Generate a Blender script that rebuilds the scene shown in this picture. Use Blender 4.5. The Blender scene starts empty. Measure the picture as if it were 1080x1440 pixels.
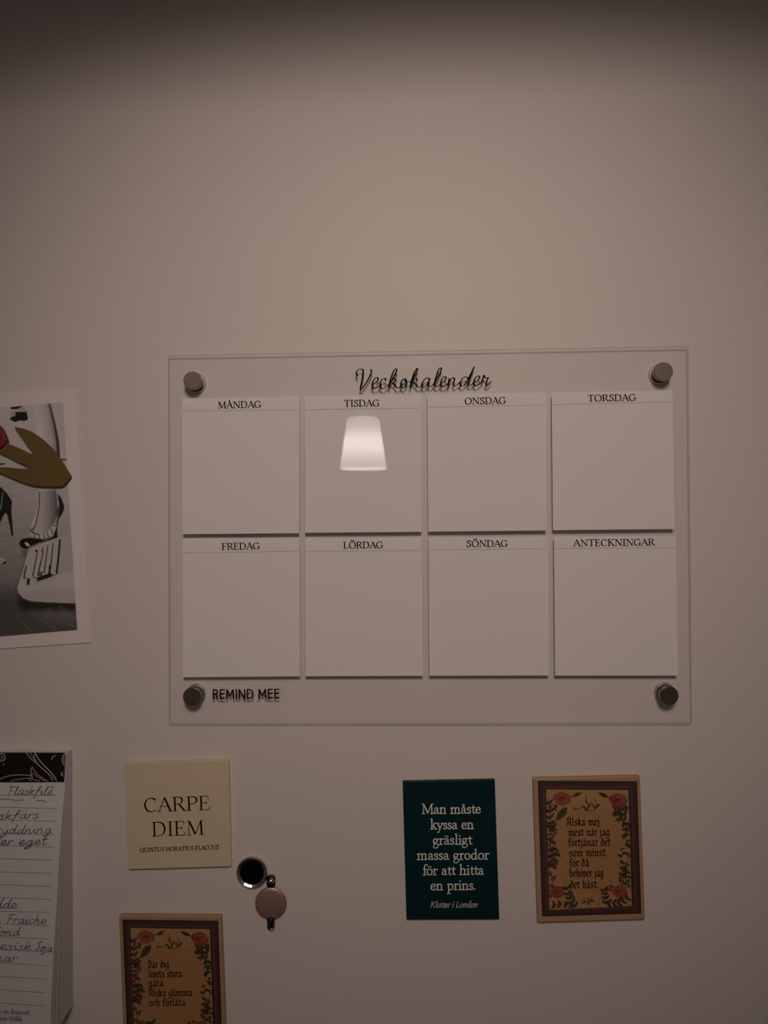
import bpy, math, random
import numpy as np
from mathutils import Vector, Matrix

random.seed(7)
COL = bpy.context.scene.collection
SC = bpy.context.scene

# ---------------------------------------------------------------- camera
BZ = 1.5                      # height of the planner's middle
FRONT = 0.0049                # planner front face, distance from the wall
RM = [[0.99943, 0.008318, 0.032732], [-0.008567, 0.999935, 0.007466], [-0.032667, -0.007742, 0.999436]]
CC = (-0.0096, -0.0102, -0.4375)
CAM_LOC = Vector((CC[0], CC[2] - FRONT, BZ - CC[1]))
def cvw(v): return Vector((v[0], v[2], -v[1]))
RIGHT, DOWN, FWD = (cvw(r) for r in RM)
cam = bpy.data.objects.new('camera', bpy.data.cameras.new('camera'))
COL.objects.link(cam)
cam.data.sensor_fit = 'VERTICAL'; cam.data.sensor_height = 36; cam.data.lens = 27.0
cam.data.clip_start = 0.01
m3 = Matrix((RIGHT, -DOWN, -FWD)).transposed()
cam.matrix_world = Matrix.Translation(CAM_LOC) @ m3.to_4x4()
SC.camera = cam
def P(px, py, d=0.0):
    """photo pixel -> point on the plane d in front of the wall"""
    r = FWD * 1080.0 + RIGHT * (px - 540) + DOWN * (py - 720)
    t = (-d - CAM_LOC.y) / r.y
    return CAM_LOC + r * t

# ---------------------------------------------------------------- world, lights, exposure
SC.view_settings.view_transform = 'Standard'; SC.view_settings.look = 'None'
SC.view_settings.gamma = 1.0; SC.view_settings.exposure = 0.0; SC.view_settings.use_curve_mapping = False
w = bpy.data.worlds.new('room_ambience'); SC.world = w; w.use_nodes = True
w.node_tree.nodes['Background'].inputs[0].default_value = (1.0, 0.74, 0.62, 1)
w.node_tree.nodes['Background'].inputs[1].default_value = 0.034

LAMP_POS = Vector((0.028, -0.72, BZ + 0.350))
la = bpy.data.lights.new('room_lamp_light', 'SPOT'); la.shadow_soft_size = 0.085
la.energy = 9.3; la.color = (1.0, 0.785, 0.68); la.spot_size = math.radians(59); la.spot_blend = 1.0
lo = bpy.data.objects.new('room_lamp_light', la); COL.objects.link(lo)
lo.location = LAMP_POS
aim = Vector((-0.012, 0.0, BZ + 0.028))
lo.rotation_euler = (aim - LAMP_POS).to_track_quat('-Z', 'Y').to_euler()

# ---------------------------------------------------------------- materials
def mat(name, col, rough=0.5, metal=0.0, spec=0.5, bump=0, bscale=400, noise=0, nscale=60):
    m = bpy.data.materials.new(name); m.use_nodes = True
    nt = m.node_tree; b = nt.nodes['Principled BSDF']
    b.inputs['Base Color'].default_value = (*col, 1); b.inputs['Roughness'].default_value = rough
    b.inputs['Metallic'].default_value = metal; b.inputs['Specular IOR Level'].default_value = spec
    if bump or noise:
        tc = nt.nodes.new('ShaderNodeTexCoord')
    if bump:
        n = nt.nodes.new('ShaderNodeTexNoise'); n.inputs['Scale'].default_value = bscale; n.inputs['Detail'].default_value = 2
        bp = nt.nodes.new('ShaderNodeBump'); bp.inputs['Strength'].default_value = bump; bp.inputs['Distance'].default_value = 0.001
        nt.links.new(tc.outputs['Object'], n.inputs['Vector']); nt.links.new(n.outputs['Fac'], bp.inputs['Height'])
        nt.links.new(bp.outputs['Normal'], b.inputs['Normal'])
    if noise:
        n = nt.nodes.new('ShaderNodeTexNoise'); n.inputs['Scale'].default_value = nscale; n.inputs['Detail'].default_value = 5
        mx = nt.nodes.new('ShaderNodeMix'); mx.data_type = 'RGBA'
        mx.inputs[6].default_value = (*[c * (1 - noise) for c in col], 1); mx.inputs[7].default_value = (*[min(1, c * (1 + noise)) for c in col], 1)
        nt.links.new(tc.outputs['Object'], n.inputs['Vector']); nt.links.new(n.outputs['Fac'], mx.inputs[0])
        nt.links.new(mx.outputs[2], b.inputs['Base Color'])
    return m
def wood_mat(name, a, b2):
    m = mat(name, a, 0.45, noise=0.01)
    nt = m.node_tree; b = nt.nodes['Principled BSDF']
    tc = nt.nodes.new('ShaderNodeTexCoord'); mp = nt.nodes.new('ShaderNodeMapping')
    mp.inputs['Scale'].default_value = (500, 500, 30)
    n = nt.nodes.new('ShaderNodeTexNoise'); n.inputs['Scale'].default_value = 1; n.inputs['Detail'].default_value = 4
    mx = nt.nodes.new('ShaderNodeMix'); mx.data_type = 'RGBA'
    mx.inputs[6].default_value = (*a, 1); mx.inputs[7].default_value = (*b2, 1)
    nt.links.new(tc.outputs['Object'], mp.inputs[0]); nt.links.new(mp.outputs[0], n.inputs['Vector'])
    nt.links.new(n.outputs['Fac'], mx.inputs[0]); nt.links.new(mx.outputs[2], b.inputs['Base Color'])
    return m
def clear_mat(name, tint, body):
    """clear sheet: transparent with a Fresnel-weighted gloss, body = share of milky scatter"""
    m = bpy.data.materials.new(name); m.use_nodes = True; nt = m.node_tree; nt.nodes.clear()
    N = nt.nodes.new; Lk = nt.links.new
    out = N('ShaderNodeOutputMaterial'); tr = N('ShaderNodeBsdfTransparent'); gl = N('ShaderNodeBsdfGlossy'); df = N('ShaderNodeBsdfDiffuse')
    tr.inputs[0].default_value = (*tint, 1); gl.inputs['Roughness'].default_value = 0.01; df.inputs[0].default_value = (0.75, 0.73, 0.70, 1)
    ge = N('ShaderNodeNewGeometry'); dt = N('ShaderNodeVectorMath'); dt.operation = 'DOT_PRODUCT'
    Lk(ge.outputs['Normal'], dt.inputs[0]); Lk(ge.outputs['Incoming'], dt.inputs[1])
    ab = N('ShaderNodeMath'); ab.operation = 'ABSOLUTE'; Lk(dt.outputs['Value'], ab.inputs[0])
    om = N('ShaderNodeMath'); om.operation = 'SUBTRACT'; om.inputs[0].default_value = 1; Lk(ab.outputs[0], om.inputs[1])
    pw = N('ShaderNodeMath'); pw.operation = 'POWER'; pw.inputs[1].default_value = 5; Lk(om.outputs[0], pw.inputs[0])
    ma = N('ShaderNodeMath'); ma.operation = 'MULTIPLY_ADD'; ma.inputs[1].default_value = 0.96; ma.inputs[2].default_value = 0.018; Lk(pw.outputs[0], ma.inputs[0])
    m1 = N('ShaderNodeMixShader'); m1.inputs[0].default_value = body; Lk(tr.outputs[0], m1.inputs[1]); Lk(df.outputs[0], m1.inputs[2])
    m2 = N('ShaderNodeMixShader'); Lk(ma.outputs[0], m2.inputs[0]); Lk(m1.outputs[0], m2.inputs[1]); Lk(gl.outputs[0], m2.inputs[2])
    Lk(m2.outputs[0], out.inputs[0])
    return m
def print_mat(name, rough=0.35):
    m = mat(name, (1, 1, 1), rough); nt = m.node_tree
    a = nt.nodes.new('ShaderNodeAttribute'); a.attribute_name = 'ink'
    nt.links.new(a.outputs['Color'], nt.nodes['Principled BSDF'].inputs['Base Color'])
    return m

M_WALL = mat('white_enamel', (0.69, 0.653, 0.625), 0.48, spec=0.28, bump=0.05, bscale=900, noise=0.012, nscale=25)
M_CAB = mat('cabinet_white', (0.6, 0.57, 0.54), 0.5)
M_ACRYL = clear_mat('clear_acrylic', (1.0, 1.0, 1.0), 0.0)
M_EDGE = clear_mat('sawn_acrylic_edge', (0.95, 0.95, 0.95), 0.32)
M_PANEL = mat('white_gloss_print', (0.97, 0.95, 0.945), 0.02, spec=0.5)
nt = M_PANEL.node_tree; out = nt.nodes['Material Output']; pb = nt.nodes['Principled BSDF']
trn = nt.nodes.new('ShaderNodeBsdfTransparent'); mxs = nt.nodes.new('ShaderNodeMixShader'); mxs.inputs[0].default_value = 0.15
tl = nt.nodes.new('ShaderNodeBsdfTranslucent'); tl.inputs[0].default_value = (.9, .87, .86, 1); mx2 = nt.nodes.new('ShaderNodeMixShader'); mx2.inputs[0].default_value = 0.10
nt.links.new(pb.outputs[0], mx2.inputs[1]); nt.links.new(tl.outputs[0], mx2.inputs[2]); nt.links.new(mx2.outputs[0], mxs.inputs[1]); nt.links.new(trn.outputs[0], mxs.inputs[2]); nt.links.new(mxs.outputs[0], out.inputs['Surface'])
M_RULE = mat('grey_ink', (0.58, 0.53, 0.52), 0.9, spec=0.0)
M_INK = mat('black_ink', (0.010, 0.008, 0.008), 0.9, spec=0.0)
M_STEEL = mat('brushed_steel', (0.29, 0.24, 0.215), 0.34, 1.0, noise=0.12, nscale=900)
M_ALU = mat('satin_aluminium', (0.62, 0.58, 0.55), 0.4, 0.9)
M_RUBBER = mat('black_rubber', (0.012, 0.011, 0.011), 0.6)
M_CHROME = mat('chrome', (0.62, 0.60, 0.60), 0.06, 1.0)
M_BLACKGLASS = mat('black_glass', (0.004, 0.003, 0.003), 0.05, spec=0.2)
M_PINK = mat('rose_metal', (0.50, 0.31, 0.285), 0.38, 0.6)
M_BLUE = mat('dark_blue_glass', (0.006, 0.010, 0.03), 0.08)
M_CREAM = mat('cream_tile', (0.69, 0.595, 0.42), 0.3, noise=0.03)
M_TEAL = mat('dark_teal_enamel', (0.003, 0.024, 0.031), 0.3, spec=0.25)
M_WHITEINK = mat('pale_ink', (0.80, 0.82, 0.80), 0.9, spec=0.0)
M_WOOD = wood_mat('pale_wood', (0.48, 0.30, 0.168), (0.39, 0.235, 0.125))
M_PAPER = mat('photo_paper', (0.78, 0.74, 0.74), 0.35)
M_PAGE = mat('page_paper', (0.66, 0.655, 0.68), 0.8)
M_COVER = mat('black_cover', (0.008, 0.006, 0.008), 0.4)
M_PENCIL = mat('pencil', (0.12, 0.11, 0.115), 0.9, spec=0.0)
M_LINE = mat('page_rule', (0.29, 0.27, 0.27), 0.8)
M_LEAF = mat('olive_leaf', (0.150, 0.095, 0.024), 0.8, bump=0.3, bscale=2500, noise=0.15, nscale=500)
M_RED = mat('red_petal', (0.22, 0.012, 0.02), 0.6, noise=0.15, nscale=300)
M_PRINT = print_mat('printed_photo', 0.3)
M_ART = print_mat('printed_parchment', 0.5)

# ---------------------------------------------------------------- mesh helpers
class MB:
    def __init__(s): s.v = []; s.f = []; s.m = []; s.smooth = set()
    def poly(s, pts, mi=0):
        b = len(s.v); s.v += [Vector(p) for p in pts]; s.f.append(list(range(b, b + len(pts)))); s.m.append(mi)
    def loft(s, rings, cap0=True, cap1=True, mi=0, mcap=None, smooth=False):
        b = len(s.v); n = len(rings[0])
        for r in rings: s.v += [Vector(p) for p in r]
        for k in range(len(rings) - 1):
            for i in range(n):
                j = (i + 1) % n
                if smooth: s.smooth.add(len(s.f))
                s.f.append([b + k * n + i, b + k * n + j, b + (k + 1) * n + j, b + (k + 1) * n + i]); s.m.append(mi)
        if cap0: s.f.append([b + i for i in range(n)][::-1]); s.m.append(mi)
        if cap1: s.f.append([b + (len(rings) - 1) * n + i for i in range(n)]); s.m.append(mi if mcap is None else mcap)
    def box(s, x0, x1, y0, y1, z0, z1, mi=0):
        s.loft([[(x0, y0, z0), (x1, y0, z0), (x1, y1, z0), (x0, y1, z0)], [(x0, y0, z1), (x1, y0, z1), (x1, y1, z1), (x0, y1, z1)]], mi=mi)
    def build(s, name, mats, parent=None, label=None, loc=None, fix=True):
        me = bpy.data.meshes.new(name)
        if not isinstance(mats, (list, tuple)): mats = [mats]
        if parent is not None: o0 = parent_world(parent)
        else:
            if loc is None:
                o0 = sum(s.v, Vector()) / len(s.v)
            else: o0 = Vector(loc)
        base = o0
        me.from_pydata([tuple(v - base) for v in s.v], [], s.f)
        for m in mats: me.materials.append(m)
        me.polygons.foreach_set('material_index', s.m)
        me.polygons.foreach_set('use_smooth', [i in s.smooth for i in range(len(s.f))])
        me.update()
        if fix:
            import bmesh
            bm = bmesh.new(); bm.from_mesh(me); bmesh.ops.recalc_face_normals(bm, faces=bm.faces); bm.to_mesh(me); bm.free()
        o = bpy.data.objects.new(name, me); COL.objects.link(o)
        if parent is not None: o.parent = parent
        else: o.location = o0
        if label: o['label'] = label
        return o
def parent_world(o):
    v = Vector()
    while o is not None: v += o.location; o = o.parent
    return v
def thing(name, label, cat, loc, group=None):
    o = bpy.data.objects.new(name, None); COL.objects.link(o); o.location = loc; o.empty_display_size = 0.01
    o['label'] = label; o['category'] = cat
    if group: o['group'] = group
    return o

def offset_quad(q, ins):
    """inset a convex quad of (x,z) corners"""
    n = len(q); out = []
    cx = sum(p[0] for p in q) / n; cz = sum(p[1] for p in q) / n
    lines = []
    for i in range(n):
        a, b = q[i], q[(i + 1) % n]; dx, dz = b[0] - a[0], b[1] - a[1]; l = math.hypot(dx, dz)
        nx, nz = -dz / l, dx / l
        if (cx - a[0]) * nx + (cz - a[1]) * nz < 0: nx, nz = -nx, -nz
        lines.append((a[0] + nx * ins, a[1] + nz * ins, dx / l, dz / l))
    for i in range(n):
        x1, z1, d1, e1 = lines[i - 1]; x2, z2, d2, e2 = lines[i]
        det = d1 * (-e2) - (-d2) * e1
        t = ((x2 - x1) * (-e2) - (-d2) * (z2 - z1)) / det
        out.append((x1 + d1 * t, z1 + e1 * t))
    return out
def round_quad(q, ins, rad, seg=5):
    q = offset_quad(q, ins); out = []; n = len(q); rad = max(rad, 1e-5)
    for i in range(n):
        p = Vector(q[i]); a = (Vector(q[i - 1]) - p).normalized(); b = (Vector(q[(i + 1) % n]) - p).normalized()
        s0, s1 = p + a * rad, p + b * rad
        for k in range(seg + 1):
            t = k / seg
            out.append(tuple(s0 * (1 - t) ** 2 + p * 2 * t * (1 - t) + s1 * t * t))
    return out
def quad_xz(pxs, d):
    return [(lambda v: (v.x, v.z))(P(x, y, d)) for x, y in pxs]
def slab(mb, q, d0, d1, rad=0.001, bev=0.0004, mi=0, mcap=None, seg=5):
    """tile: outline q (x,z), from depth d0 (back) to d1 (front, bevelled)"""
    rings = [[(x, -d0, z) for x, z in round_quad(q, 0, rad, seg)]]
    for t in (0, .25, .5, .75, 1):
        a = t * math.pi / 2
        ins = bev * (1 - math.cos(a)); d = d1 - bev + bev * math.sin(a)
        rings.append([(x, -d, z) for x, z in round_quad(q, ins, max(rad - ins, 0.0001), seg)])
    mb.loft(rings, mi=mi, mcap=mcap)
def lathe(mb, c, prof, n=48, mi=0, smooth=True, caps=True):
    """axis along -y from the wall; prof = [(r, depth)]"""
    rings = [[(c[0] + r * math.cos(2 * math.pi * k / n), -d, c[1] + r * math.sin(2 * math.pi * k / n)) for k in range(n)] for r, d in prof]
    mb.loft(rings, cap0=caps, cap1=caps, mi=mi, smooth=smooth)

# ---------------------------------------------------------------- lettering
def hull(pts):
    pts = sorted(set(pts))
    if len(pts) < 3: return pts
    def half(ps):
        h = []
        for p in ps:
            while len(h) >= 2 and (h[-1][0] - h[-2][0]) * (p[1] - h[-2][1]) - (h[-1][1] - h[-2][1]) * (p[0] - h[-2][0]) <= 0: h.pop()
            h.append(p)
        return h
    a = half(pts); b = half(pts[::-1]); return a[:-1] + b[:-1]
def catmull(p, n=6):
    q = [p[0]] + list(p) + [p[-1]]; out = []
    for i in range(1, len(q) - 2):
        for k in range(n):
            t = k / n; t2 = t * t; t3 = t2 * t
            out.append(tuple(0.5 * (2 * q[i][a] + (q[i + 1][a] - q[i - 1][a]) * t + (2 * q[i - 1][a] - 5 * q[i][a] + 4 * q[i + 1][a] - q[i + 2][a]) * t2 + (3 * q[i][a] - q[i - 1][a] - 3 * q[i + 1][a] + q[i + 2][a]) * t3) for a in (0, 1)))
    out.append(tuple(p[-1])); return out
def sweep(path, t, h, ang, n=10):
    """convex pieces of a nib (t x h ellipse at angle ang) drawn along path"""
    nib = []
    ca, sa = math.cos(ang), math.sin(ang)
    for k in range(n):
        a = 2 * math.pi * k / n; x, y = t / 2 * math.cos(a), h / 2 * math.sin(a)
        nib.append((x * ca - y * sa, x * sa + y * ca))
    out = []
    if len(path) == 1: path = [path[0], path[0]]
    for a, b in zip(path, path[1:]):
        out.append(hull([(round(a[0] + x, 7), round(a[1] + y, 7)) for x, y in nib] + [(round(b[0] + x, 7), round(b[1] + y, 7)) for x, y in nib]))
    return out
def pr(a): return [(a[i], a[i + 1]) for i in range(0, len(a), 2)]
def L(*a, w=1.0): return ('s', w, pr(a))
def C(*a, w=1.0): return ('s', w, catmull(pr(a)))
def A(cx, cy, rx, ry, a0, a1, w=1.0):
    n = max(8, int(abs(a1 - a0) / 12))
    return ('s', w, [(cx + rx * math.cos(math.radians(a0 + (a1 - a0) * k / n)), cy + ry * math.sin(math.radians(a0 + (a1 - a0) * k / n))) for k in range(n + 1)])
def F(x, y, wd=0.26): return ('f', 1.0, [(x - wd / 2, y), (x + wd / 2, y)])
def D(x, y, w=1.0): return ('d', w, [(x, y)])

CAPS = {
 'A': (.88, [L(.07, 0, .43, 1, w=.42), L(.43, 1, .80, 0), L(.2, .36, .66, .36, w=.35), F(.07, 0), F(.80, 0)]),
 'C': (.86, [A(.46, .5, .38, .5, 48, 312), L(.73, .96, .74, .70, w=.3)]),
 'D': (.94, [L(.17, 0, .17, 1), C(.17, 1, .45, .99, .70, .88, .83, .5, .70, .12, .45, .01, .17, 0), F(.13, 0, .24), F(.13, 1, .24)]),
 'E': (.76, [L(.17, 0, .17, 1), L(.17, 1, .61, 1, w=.4), L(.17, .52, .5, .52, w=.4), L(.17, 0, .65, 0, w=.4), L(.61, 1, .63, .79, w=.3), L(.5, .63, .5, .41, w=.3), L(.65, 0, .69, .22, w=.3), F(.13, 0, .22), F(.13, 1, .22)]),
 'F': (.70, [L(.17, 0, .17, 1), L(.17, 1, .61, 1, w=.4), L(.17, .5, .5, .5, w=.4), L(.61, 1, .63, .78, w=.3), L(.5, .62, .5, .39, w=.3), F(.17, 0, .32), F(.13, 1, .22)]),
 'G': (.94, [A(.46, .5, .39, .5, 48, 300), C(.65, .06, .72, .09, .77, .13, w=.5), L(.77, .42, .77, .07), F(.77, .42, .28), L(.73, .96, .74, .70, w=.3)]),
 'H': (1.0, [L(.18, 0, .18, 1), L(.82, 0, .82, 1), L(.18, .52, .82, .52, w=.4), F(.18, 0), F(.18, 1), F(.82, 0), F(.82, 1)]),
 'I': (.42, [L(.21, 0, .21, 1), F(.21, 0, .3), F(.21, 1, .3)]),
 'K': (.88, [L(.17, 0, .17, 1), L(.72, 1, .19, .44, w=.42), L(.34, .60, .78, 0), F(.17, 0), F(.17, 1), F(.70, 1, .24), F(.80, 0, .24)]),
 'L': (.74, [L(.17, 0, .17, 1), L(.17, 0, .63, 0, w=.4), L(.63, 0, .67, .24, w=.3), F(.17, 1, .3), F(.13, 0, .22)]),
 'M': (1.12, [L(.15, 0, .18, 1, w=.45), L(.18, 1, .55, .05), L(.55, .05, .92, 1, w=.45), L(.92, 1, .96, 0), F(.15, 0, .24), F(.96, 0, .28), F(.12, 1, .18), F(.98, 1, .16)]),
 'N': (1.0, [L(.17, 0, .17, 1, w=.45), L(.17, 1, .83, .03), L(.83, .03, .83, 1, w=.45), F(.17, 0, .26), F(.12, 1, .2), F(.83, 1, .26)]),
 'O': (.98, [A(.49, .5, .40, .5, 0, 360)]),
 'P': (.74, [L(.17, 0, .17, 1), C(.17, 1, .40, 1, .60, .92, .66, .74, .58, .54, .4, .47, .17, .47), F(.17, 0, .3), F(.13, 1, .22)]),
 'Q': (.98, [A(.49, .5, .40, .5, 0, 360), C(.5, .02, .66, -.16, .95, -.2)]),
 'R': (.86, [L(.17, 0, .17, 1), C(.17, 1, .40, 1, .58, .93, .64, .76, .56, .57, .4, .5, .17, .5), L(.42, .5, .76, 0), F(.17, 0, .28), F(.13, 1, .22), F(.80, 0, .2)]),
 'S': (.68, [C(.54, .82, .44, .96, .3, 1, .16, .91, .14, .74, .28, .58, .46, .45, .56, .27, .5, .08, .33, 0, .17, .04, .09, .2), L(.54, .98, .55, .73, w=.3), L(.09, .02, .08, .29, w=.3)]),
 'T': (.84, [L(.42, 0, .42, 1), L(.07, 1, .77, 1, w=.4), L(.07, 1, .05, .77, w=.3), L(.77, 1, .79, .77, w=.3), F(.42, 0, .3)]),
 'U': (.96, [L(.17, 1, .17, .35), C(.17, .36, .22, .08, .46, 0, .70, .08, .78, .36, w=.8), L(.78, .33, .78, 1, w=.45), F(.17, 1), F(.78, 1, .24)]),
 'W': (1.3, [L(.1, 1, .38, 0), L(.38, 0, .64, .95, w=.45), L(.64, .95, .92, 0), L(.92, 0, 1.2, 1, w=.45), F(.1, 1), F(1.2, 1)]),
 ' ': (.36, []), '.': (.26, [D(.12, .05)]), ',': (.26, [L(.14, .06, .08, -.16)]),
}
LOW = {
 'a': (.54, [C(.10, .47, .14, .57, .25, .62, .36, .55, .38, .42), L(.38, .46, .38, .09), C(.38, .1, .42, .01, .52, .04, w=.6), C(.38, .37, .2, .32, .09, .22, .09, .09, .18, .01, .29, .04, .38, .13)]),
 'b': (.64, [L(.14, 1.08, .14, .05), C(.14, .48, .28, .62, .46, .55, .54, .3, .46, .06, .3, 0, .14, .06), L(.03, 1.04, .14, 1.08, w=.5)]),
 'c': (.5, [C(.42, .5, .34, .61, .22, .6, .1, .48, .07, .29, .13, .08, .27, 0, .38, .04, .45, .13)]),
 'd': (.64, [C(.47, .53, .32, .62, .15, .54, .07, .3, .14, .07, .27, 0, .39, .06, .47, .17), L(.47, 1.08, .47, .07), C(.47, .1, .5, .01, .6, .03, w=.6), L(.36, 1.04, .47, 1.08, w=.5)]),
 'e': (.54, [L(.09, .34, .46, .37, w=.4), C(.46, .37, .42, .55, .28, .62, .13, .52, .07, .3, .13, .08, .28, 0, .41, .05, .48, .14)]),
 'f': (.36, [C(.44, 1.02, .36, 1.1, .25, 1.05, .19, .88, .19, .62), L(.19, .7, .19, 0), L(.06, .6, .36, .6, w=.4), F(.19, 0, .28)]),
 'g': (.56, [A(.24, .41, .17, .2, 0, 360), C(.13, .26, .07, .19, .11, .11, .24, .08, .4, .06, .5, -.04, .48, -.2, .36, -.33, .2, -.36, .07, -.28, .06, -.14, .14, -.02, .2, .05, w=.7), L(.38, .53, .54, .59, w=.6)]),
 'h': (.66, [L(.15, 1.08, .15, 0), C(.15, .44, .24, .57, .37, .62, .49, .53, .5, .32), L(.5, .36, .5, 0), F(.15, 0), F(.5, 0), L(.04, 1.04, .15, 1.08, w=.5)]),
 'i': (.32, [L(.16, .62, .16, 0), L(.05, .57, .16, .62, w=.5), F(.16, 0), D(.15, .9)]),
 'j': (.32, [L(.18, .62, .18, -.12), C(.18, -.1, .14, -.3, .0, -.36), D(.17, .9)]),
 'k': (.62, [L(.15, 1.08, .15, 0), L(.46, .6, .16, .28, w=.45), L(.25, .37, .54, 0), F(.15, 0), F(.46, .61, .2), F(.55, 0, .2), L(.04, 1.04, .15, 1.08, w=.5)]),
 'l': (.32, [L(.16, 1.08, .16, 0), F(.16, 0), L(.05, 1.04, .16, 1.08, w=.5)]),
 'm': (1.0, [L(.15, .62, .15, 0), C(.15, .44, .24, .57, .36, .62, .47, .53, .48, .32), L(.48, .36, .48, 0), C(.48, .44, .57, .57, .69, .62, .8, .53, .81, .32), L(.81, .36, .81, 0), F(.15, 0), F(.48, 0, .24), F(.81, 0), L(.05, .57, .15, .62, w=.5)]),
 'n': (.66, [L(.15, .62, .15, 0), C(.15, .44, .24, .57, .37, .62, .49, .53, .5, .32), L(.5, .36, .5, 0), F(.15, 0), F(.5, 0), L(.05, .57, .15, .62, w=.5)]),
 'o': (.6, [A(.3, .31, .23, .31, 0, 360)]),
 'p': (.64, [L(.16, .62, .16, -.38), C(.16, .48, .3, .62, .47, .55, .55, .32, .47, .06, .32, 0, .16, .1), F(.16, -.38, .28), L(.05, .57, .16, .62, w=.5)]),
 'r': (.44, [L(.15, .62, .15, 0), C(.15, .4, .23, .55, .33, .61, .42, .56), F(.16, 0, .3), L(.05, .57, .15, .62, w=.5)]),
 's': (.44, [C(.35, .49, .3, .6, .2, .62, .1, .55, .1, .43, .2, .34, .33, .25, .36, .12, .28, .01, .16, .01, .07, .12)]),
 't': (.38, [L(.19, .8, .18, .14), C(.18, .15, .22, .01, .31, .01, .38, .08, w=.8), L(.05, .6, .37, .6, w=.4)]),
 'u': (.64, [L(.14, .62, .14, .2), C(.14, .22, .2, .03, .32, .01, .47, .16), L(.47, .62, .47, .05), L(.47, .05, .58, .03, w=.5)]),
 'v': (.56, [L(.08, .62, .28, 0), L(.5, .62, .28, 0, w=.45)]),
 'y': (.58, [L(.09, .62, .3, .04), L(.52, .62, .28, -.06, w=.45), C(.3, 0, .22, -.25, .14, -.36, .05, -.33, w=.6), F(.09, .61, .22), F(.52, .61, .18)]),
}
def ring(x, y): return A(x, y, .085, .085, 0, 360, w=.45)
SERIF = dict(CAPS); SERIF.update(LOW)
def combine(f):
    f['Å'] = (f['A'][0], f['A'][1] + [ring(.43, 1.17)])
    f['Ä'] = (f['A'][0], f['A'][1] + [D(.3, 1.2), D(.56, 1.2)])
    f['Ö'] = (f['O'][0], f['O'][1] + [D(.36, 1.2), D(.62, 1.2)])
    f['å'] = (f['a'][0], f['a'][1] + [ring(.25, .84)])
    f['ä'] = (f['a'][0], f['a'][1] + [D(.15, .85), D(.36, .85)])
    f['ö'] = (f['o'][0], f['o'][1] + [D(.2, .85), D(.41, .85)])
    f['é'] = (f['e'][0], f['e'][1] + [L(.22, .75, .36, .92, w=.6)])
combine(SERIF)
SANS = {
 'R': (.72, [L(.1, 0, .1, 1), C(.1, 1, .35, 1, .52, .9, .55, .74, .48, .58, .33, .5, .1, .5), L(.34, .5, .6, 0)]),
 'E': (.66, [L(.1, 0, .1, 1), L(.1, 1, .54, 1), L(.1, .52, .5, .52), L(.1, 0, .54, 0)]),
 'M': (.98, [L(.08, 0, .12, 1), L(.12, 1, .46, .3), L(.46, .3, .80, 1), L(.80, 1, .85, 0)]),
 'I': (.28, [L(.13, 0, .13, 1)]),
 'N': (.86, [L(.1, 0, .1, 1), L(.1, 1, .72, 0), L(.72, 0, .72, 1)]),
 'D': (.82, [L(.1, 0, .1, 1), C(.1, 1, .38, .98, .62, .82, .70, .5, .62, .18, .38, .02, .1, 0)]),
 ' ': (.36, []),
}
def minim(x): return L(x - .1, .93, x, .8, x, .2, x + .1, .07)
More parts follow.
